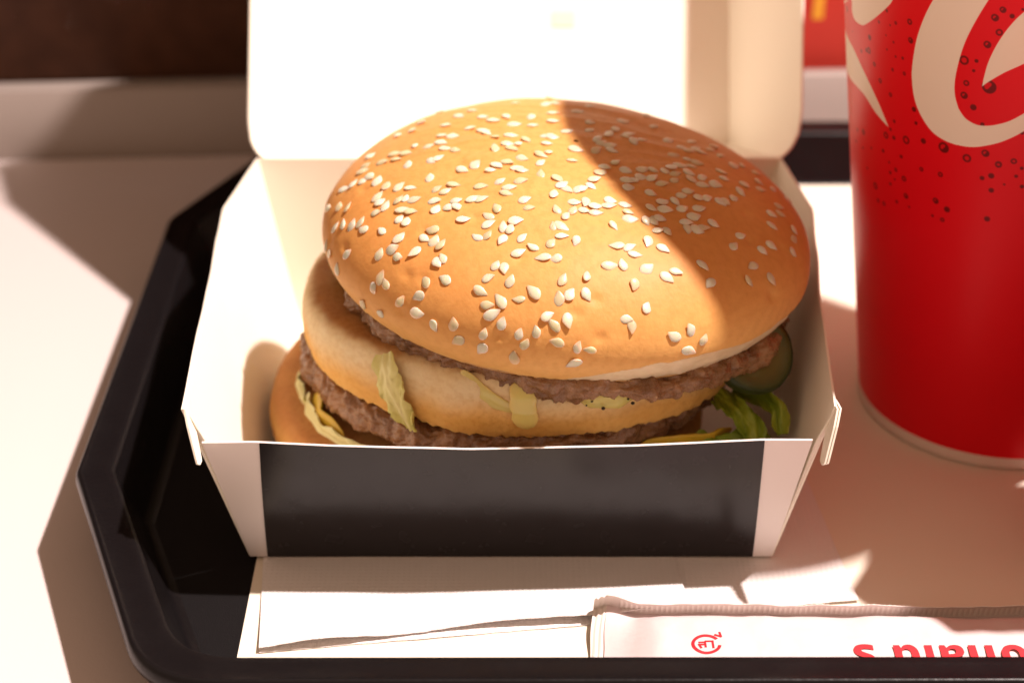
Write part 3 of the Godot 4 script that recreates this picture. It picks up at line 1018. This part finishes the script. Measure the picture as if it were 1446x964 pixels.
func smooth_closed(pts: PackedVector2Array, corner: Array) -> PackedVector2Array:
	var out := PackedVector2Array()
	var n := pts.size()
	for i in n:
		var p0 := pts[(i + n - 1) % n]
		var p1 := pts[i]
		var p2 := pts[(i + 1) % n]
		var p3 := pts[(i + 2) % n]
		if corner.has(i):
			p0 = p1
		if corner.has((i + 1) % n):
			p3 = p2
		for k in 8:
			out.append(p1.cubic_interpolate(p2, p0, p3, k / 8.0))
	return out

func cup_print() -> ImageTexture:
	var w := 2048
	var h := 1152
	var hmax := CUP_H
	var cov := PackedFloat32Array()
	cov.resize(w * h)
	var to_px := func(az10: float, h100: float) -> Vector2:
		return Vector2((az10 / 3600.0 + 0.5) * w, (1.0 - h100 / 100.0 / hmax) * h)
	var shapes := [
		[[-470,1063,-497,1018,-517,970,-528,916,-528,886,-517,847,-491,815,-453,790,-407,779,-359,778,-319,783,-271,797,-236,812,-198,834,-146,873,-99,919,-77,956,-105,944,-153,904,-205,871,-237,852,-268,840,-296,833,-325,831,-356,839,-378,856,-391,882,-394,911,-389,945,-377,988,-358,1030,-324,1089,-292,1134,-241,1174,-191,1196,-152,1192,-172,1217,-230,1226,-302,1211,-373,1170,-427,1120], [25]],
		[[-239,1075,-267,1044,-292,1005,-309,966,-316,936,-319,913,-304,925,-266,950,-223,973,-172,1004,-127,1047,-101,1097,-102,1152,-125,1171,-147,1149,-192,1111], [5, 11, 12]],
		[[-874,989,-833,977,-831,955,-809,942,-757,944,-719,958,-668,986,-622,1017,-604,1034,-582,1068,-570,1113,-602,1134,-658,1111,-719,1061,-799,1030], []],
		[[-1180,905,-1080,890,-985,881,-887,880,-818,872,-740,843,-671,804,-617,759,-681,774,-768,797,-934,793,-984,789,-1080,770], [7, 0]],
		[[-985,938,-867,968,-957,937], [0, 1, 2]],
		# the rest of the lettering, round the back of the cup
		[[200,830,330,790,470,830,560,930,600,1060,520,1120,420,1060,380,960,300,900,220,880], [0]],
		[[720,820,860,800,930,900,960,1060,900,1130,820,1080,800,960,740,890], [0]],
		[[1080,840,1220,800,1400,850,1500,980,1450,1100,1330,1110,1300,1000,1240,920,1130,890], [0]],
		[[-1700,860,-1550,820,-1420,880,-1380,1000,-1450,1100,-1560,1060,-1580,960,-1640,910], [0]],
	]
	for s in shapes:
		var pts := PackedVector2Array()
		for i in s[0].size() / 2:
			pts.append(to_px.call(s[0][i * 2], s[0][i * 2 + 1]))
		fill_poly(cov, w, h, smooth_closed(pts, s[1]))
	# bubbles: azimuth x10, height x100, radius x1000 (cm), kind (0 dot, 1 ring, 2 ring with a thick side)
	var dark := PackedFloat32Array()
	dark.resize(w * h)
	var bub := [-541,1004,53,1,-537,967,50,2,-763,887,32,1,-686,879,39,1,-602,889,28,1,-556,892,32,1,-610,833,39,1,-591,990,28,1,-662,975,25,1,-373,959,85,1,-362,913,53,1,-305,1057,60,2,-290,1029,60,1,-302,916,121,2,-366,887,60,2,-630,738,64,1,-544,750,78,1,-415,764,96,2,-342,754,78,1,-292,774,64,2,-252,754,57,1,-212,767,53,1,-317,1001,60,2,-762,709,39,1,-627,1007,36,0,-613,980,21,0,-599,948,25,0,-626,926,21,0,-590,920,25,0,-563,923,32,0,-630,955,18,0,-518,824,53,0,-509,796,39,0,-593,779,36,0,-594,742,43,0,-609,757,28,1,-481,763,60,0,-644,699,39,0,-562,708,39,0,-709,687,28,0,-614,681,25,0,-337,866,64,0,-340,963,39,0,-345,942,32,0,-288,1075,50,2,-264,1065,46,0,-241,1081,28,0,-308,834,43,0,-201,830,36,0,-767,672,18,0,-833,910,18,0,-687,606,65,1,-549,661,53,1,-540,624,47,2,-484,699,41,1,-419,702,47,1,-430,640,53,2,-403,601,41,1,-584,672,36,1,-252,755,59,1,-212,767,53,1,-609,659,36,0,-608,633,36,0,-578,600,36,0,-390,628,65,0,-265,629,59,0,-293,718,47,0,-268,727,59,0,-263,695,53,0,-200,735,36,0,-229,713,24,0,-188,754,36,0,-180,714,41,0,-563,708,36,0,-615,681,24,0,-640,578,41,1,-525,602,24,0,-437,603,30,0,-672,576,36,1,-588,649,24,0,-739,632,30,0,-762,708,53,1,-831,667,30,1,-771,669,24,0]
	var g := RandomNumberGenerator.new()
	g.seed = 4
	for k in 130:
		var az := g.randi_range(60, 3000)
		bub.append_array([az, g.randi_range(640, 1050), g.randi_range(18, 70), g.randi_range(0, 2)])
	for k in bub.size() / 4:
		var a10: float = bub[k * 4]
		if a10 > 1800:
			a10 -= 3600
		var hh: float = bub[k * 4 + 1]
		var c: Vector2 = to_px.call(a10, hh)
		var r: float = bub[k * 4 + 2] / 1000.0
		var kind: int = bub[k * 4 + 3]
		var pxu := w / (TAU * (CUP_R + CUP_K * hh / 100.0))
		var pxv := h / hmax
		var big := int(ceil((r + 0.03) * maxf(pxu, pxv))) + 1
		var lw := 0.011 + r * 0.12
		for y in range(maxi(int(c.y) - big, 0), mini(int(c.y) + big + 1, h)):
			for x in range(int(c.x) - big, int(c.x) + big + 1):
				var d := Vector2((x + 0.5 - c.x) / pxu, (y + 0.5 - c.y) / pxv)
				var l := d.length()
				var f := 0.0
				var soft := 0.012
				if kind == 0:
					f = smoothstep(r + soft, r - soft, l)
				else:
					var ww := lw
					if kind == 2:
						ww *= 1.0 + 1.6 * clampf(d.dot(Vector2(0.8, 0.6)) / maxf(l, 0.001), 0, 1)
					f = smoothstep(ww + soft, ww - soft, absf(l - r + ww * 0.5))
					f = maxf(f, 0.12 * smoothstep(r, r - soft, l))
				var xi := (x + w) % w
				dark[y * w + xi] = maxf(dark[y * w + xi], f)
	var im := Image.create(w, h, false, Image.FORMAT_RGB8)
	var red := Color(0.74, 0.005, 0.013)
	var cream := Color(0.84, 0.74, 0.62)
	var blk := Color(0.10, 0.006, 0.006)
	var bytes := PackedByteArray()
	bytes.resize(w * h * 3)
	for i in w * h:
		var c := red
		if dark[i] > 0.0:
			c = c.lerp(blk, dark[i] * 0.9)
		if cov[i] > 0.0:
			c = c.lerp(cream, cov[i])
		c = c.linear_to_srgb()
		bytes[i * 3] = int(c.r * 255.0)
		bytes[i * 3 + 1] = int(c.g * 255.0)
		bytes[i * 3 + 2] = int(c.b * 255.0)
	im.set_data(w, h, false, Image.FORMAT_RGB8, bytes)
	return ImageTexture.create_from_image(im)

func build_cup() -> void:
	var t := thing("paper_cup", "tall red paper cup with white script swirls and printed bubbles", "cup", CUP_C + Vector3(0, 0.045, 0))
	var print_mat := mat(Color.WHITE, 0.36)
	print_mat.metallic_specular = 0.26
	print_mat.albedo_texture = cup_print()
	var seg := 144
	var p := PackedVector3Array()
	var uv := PackedVector2Array()
	var nv := 60
	for j in nv:
		var h := lerpf(0.35, CUP_H, j / (nv - 1.0))
		for i in seg + 1:
			var az := TAU * i / seg - PI
			var r := CUP_R + CUP_K * h
			p.append(CUP_C + Vector3(sin(az) * r, h, cos(az) * r))
			uv.append(Vector2(float(i) / seg, 1.0 - h / CUP_H))
	obj("printed_wall", cup_mesh(p, seg + 1, nv, uv), print_mat, t)
	var paper := mat(lin(0.74, 0.66, 0.58), 0.6)
	var rim := []
	for k in [[0.35, -0.002], [0.3, 0.006], [0.2, 0.012], [0.1, 0.006], [0.055, -0.03], [0.05, -0.12], [0.12, -0.2], [0.4, -0.2]]:
		rim.append(k)
	p = PackedVector3Array()
	for k in rim:
		for i in seg:
			var az := TAU * i / seg
			var r: float = CUP_R + CUP_K * 0.35 + k[1]
			p.append(CUP_C + Vector3(sin(az) * r, k[0], cos(az) * r))
	obj("bottom_rim", to_mesh(p, seg, rim.size(), true, PackedColorArray(), true), paper, t)
	# plastic lid
	var lidm := mat(lin(0.78, 0.74, 0.70), 0.3)
	var R := CUP_R + CUP_K * CUP_H
	p = PackedVector3Array()
	var prof := [[R + 0.3, -0.3], [R + 0.42, 0.0], [R + 0.3, 0.3], [R - 0.15, 0.38], [R - 0.35, 0.2], [R - 0.55, 0.25], [R - 0.7, 0.9], [R - 0.9, 1.0], [1.0, 1.0], [0.0, 1.02]]
	for k in prof:
		for i in seg:
			var az := TAU * i / seg
			p.append(CUP_C + Vector3(sin(az) * k[0], CUP_H + k[1] * 0.6, cos(az) * k[0]))
	obj("cup_lid", to_mesh(p, seg, prof.size(), true, PackedColorArray(), false), lidm, t)

func cup_mesh(p: PackedVector3Array, nu: int, nv: int, uv: PackedVector2Array) -> ArrayMesh:
	var m := to_mesh(p, nu, nv, false, PackedColorArray(), false, uv)
	var a := m.surface_get_arrays(0)
	var n: PackedVector3Array = a[Mesh.ARRAY_NORMAL]
	for i in p.size():
		var d := p[i] - CUP_C
		n[i] = Vector3(d.x, 0, d.z).normalized() + Vector3(0, -CUP_K, 0)
		n[i] = n[i].normalized()
	a[Mesh.ARRAY_NORMAL] = n
	var o := ArrayMesh.new()
	o.add_surface_from_arrays(Mesh.PRIMITIVE_TRIANGLES, a)
	return o

# ------------------------------------------------------------------ wet wipe packet
func packet_y(x: float, s: float) -> float:
	# s: 0 at the far seam .. 1 at the near edge
	var end := smoothstep(1.55, 2.9, x - 0.1 * sin(s * 5.0))
	var body := sin(PI * clampf((s - 0.16) / 0.95, 0, 1))
	var y := 0.16 + 0.42 * smoothstep(0.11, 0.38, s) * end + 0.10 * body * end
	y += 0.05 * noise_a.get_noise_2d(x * 0.7, s * 2.0) * end
	return y

func packet_pt(u: float, s: float) -> Vector3:
	var x := lerpf(1.85, 16.0, u)
	x -= 0.22 * s * (1.0 - u)
	var z := 1.58 + 2.75 * s + 0.012 * (x - 1.6)
	var y := packet_y(x, s)
	# the crimped seam along the far edge is a fin that stands up and leans over the packet
	if s < 0.11:
		var f := (0.11 - s) / 0.11
		y = packet_y(x, 0.11) + 0.37 * f
		z = 1.58 + 2.75 * 0.11 + 0.012 * (x - 1.6) + 0.16 * f * f
	# the crumpled left end stands up a little
	var k := smoothstep(0.045, 0.0, u)
	y += k * (0.20 * (1.0 - s) + 0.02 * sin(s * 9.0))
	return Vector3(x + 0.012 * k * sin(s * 14.0), y, z)

func build_packet() -> void:
	var film := mat(lin(0.66, 0.55, 0.55), 0.33)
	film.normal_enabled = true
	film.normal_texture = noise_tex(0.02, 71, true, 4.0, 3)
	film.normal_scale = 0.25
	tri(film, 3.0)
	var seam := mat(lin(0.78, 0.70, 0.65), 0.4)
	var red := mat(lin(0.62, 0.02, 0.03), 0.4)
	var t := thing("wet_wipe_packet", "white wet wipe packet with red lettering at the front of the tray", "packet", Vector3(8, 0.07, 3))
	var p := PackedVector3Array()
	var nu := 160
	var nv := 30
	for j in nv:
		for i in nu:
			var s := lerpf(0.11, 1.0, j / (nv - 1.0))
			var u := i / (nu - 1.0)
			u = u * u * 0.4 + u * 0.6
			p.append(packet_pt(u, s))
	obj("film", sheet(p, nu, nv, 0.012), film, t)
	p = PackedVector3Array()
	for j in 8:
		for i in nu:
			var s := lerpf(0.0, 0.11, j / 7.0)
			var u := i / (nu - 1.0)
			u = u * u * 0.4 + u * 0.6
			p.append(packet_pt(u, s))
	var se := obj("seam", sheet(p, nu, 8, 0.012), seam, t)
	# crimp ridges across the seam, one bar each
	var bar := BoxMesh.new()
	bar.size = Vector3(0.045, 0.30, 0.02) * CM
	var ridge := mat(lin(0.85, 0.79, 0.73), 0.4)
	for k in 88:
		var x := 2.12 + 0.098 * k
		var u := (x - 1.85) / (16.0 - 1.85)
		var o := obj("crimp_ridge" if k == 0 else "crimp_ridge_%03d" % k, bar, ridge, se)
		o.rotation.x = 0.35
		o.position = (packet_pt(u, 0.055) + Vector3(0, 0.0, 0.012) - org) * CM
	# left end seal
	p = PackedVector3Array()
	for j in nv:
		for i in 8:
			var s := lerpf(0.0, 1.0, j / (nv - 1.0))
			var q := packet_pt(0.0, s)
			p.append(q + Vector3(-0.26 * (1.0 - i / 7.0), -0.10 * (1.0 - i / 7.0) + 0.025 * sin(i * 2.2 + s * 6.0) - 0.05 * s, 0))
	obj("end_seal", sheet(p, 8, nv, 0.014), seam, t)
	# lettering, upside down as the packet lies turned round
	var tm := TextMesh.new()
	tm.text = "McDonald's"
	var sf := SystemFont.new()
	sf.font_names = PackedStringArray(["Droid Sans"])
	sf.font_weight = 700
	tm.font = sf
	tm.font_size = 64
	tm.pixel_size = 0.0093 / 64.0
	tm.vertical_alignment = VERTICAL_ALIGNMENT_BOTTOM
	tm.depth = 0.00003
	tm.horizontal_alignment = HORIZONTAL_ALIGNMENT_RIGHT
	var o := obj("lettering", tm, red, t)
	place_flat(o, Vector3(6.2, 0, 3.26))
	# recycling mark: an arrow that runs round in a ring, with two letters inside
	var ring := PackedVector3Array()
	var cen := Vector3(3.58, 0, 3.42)
	for i in 41:
		var a := deg_to_rad(lerpf(35.0, 350.0, i / 40.0))
		for r in [0.215, 0.275]:
			var q := cen + Vector3(cos(a) * r, 0, -sin(a) * r)
			q.y = surf_y(q) + 0.012
			ring.append(q)
	var mark := obj("recycling_mark", sheet(ring, 2, 41, 0.008), red, t)
	for st in [[[0.12, 0.06], [0.12, -0.12]], [[-0.02, 0.08], [0.14, 0.08]], [[-0.02, 0.08], [-0.02, -0.1]], [[-0.14, 0.05], [-0.03, 0.05]], [[-0.13, -0.02], [-0.04, -0.02]], [[-0.14, 0.0], [-0.1, -0.12]], [[0.17, 0.26], [0.3, 0.2]], [[0.29, 0.2], [0.27, 0.33]]]:
		var a2 := Vector2(st[0][0], st[0][1])
		var b2 := Vector2(st[1][0], st[1][1])
		var nn := (b2 - a2).normalized().orthogonal() * 0.02
		var q4 := PackedVector3Array()
		for e in [a2 - nn, a2 + nn, b2 - nn, b2 + nn]:
			var q := cen + Vector3(e.x, 0, -e.y)
			q.y = surf_y(q) + 0.013
			q4.append(q)
		obj("stroke", sheet(q4, 2, 2, 0.008), red, mark)

func surf_y(q: Vector3) -> float:
	var s := (q.z - 1.58 - 0.012 * (q.x - 1.6)) / 2.75
	return packet_y(q.x, s)

func place_flat(o: Node3D, at: Vector3) -> void:
	# upside down lettering that leans with the packet's top
	var y0 := surf_y(at + Vector3(1.5, 0, 0))
	var y1 := surf_y(at + Vector3(1.5, 0, 0.5))
	var lean := atan2(y1 - y0, 0.5)
	var up := Vector3(0, sin(lean), cos(lean))
	var nrm := Vector3(0, cos(lean), -sin(lean))
	o.transform = Transform3D(Basis(Vector3.LEFT, up, nrm), (Vector3(at.x, y0 + 0.032, at.z) - org) * CM)

# ------------------------------------------------------------------ snack carton, just outside the picture on the right
func build_snack() -> void:
	var t := thing("snack_carton", "red six-sided snack carton standing on the tray in front of the cup", "carton", Vector3(14, 0.05, -0.3))
	var red := mat(lin(0.60, 0.012, 0.014), 0.35)
	var plan := [Vector2(9.84, 0.38), Vector2(11.15, -1.95), Vector2(12.4, -2.36), Vector2(13.6, -3.0), Vector2(17.0, -3.2), Vector2(18.2, -0.2), Vector2(17.0, 2.3), Vector2(11.05, 2.3)]
	for i in 8:
		var a: Vector2 = plan[i]
		var b: Vector2 = plan[(i + 1) % 8]
		var a0 := Vector2(14.2, -0.3) + (a - Vector2(14.2, -0.3)) * 0.76
		var b0 := Vector2(14.2, -0.3) + (b - Vector2(14.2, -0.3)) * 0.76
		obj("carton_panel", sheet(ruled([Vector3(a0.x, 0.06, a0.y), Vector3(b0.x, 0.06, b0.y)], [Vector3(a.x, 8.0, a.y), Vector3(b.x, 8.0, b.y)], 4, 8), 4, 8, 0.05), red, t)
	obj("carton_top", sheet(ruled([Vector3(9.84, 8.02, 0.38), Vector3(11.05, 8.02, 2.3), Vector3(17.0, 8.02, 2.3), Vector3(18.2, 8.02, -0.2)], [Vector3(9.84, 8.02, 0.36), Vector3(11.15, 8.02, -1.95), Vector3(12.4, 8.02, -2.36), Vector3(13.6, 8.02, -3.0), Vector3(17.0, 8.02, -3.2), Vector3(18.2, 8.02, -0.22)], 40, 4), 40, 4, 0.05), red, t)
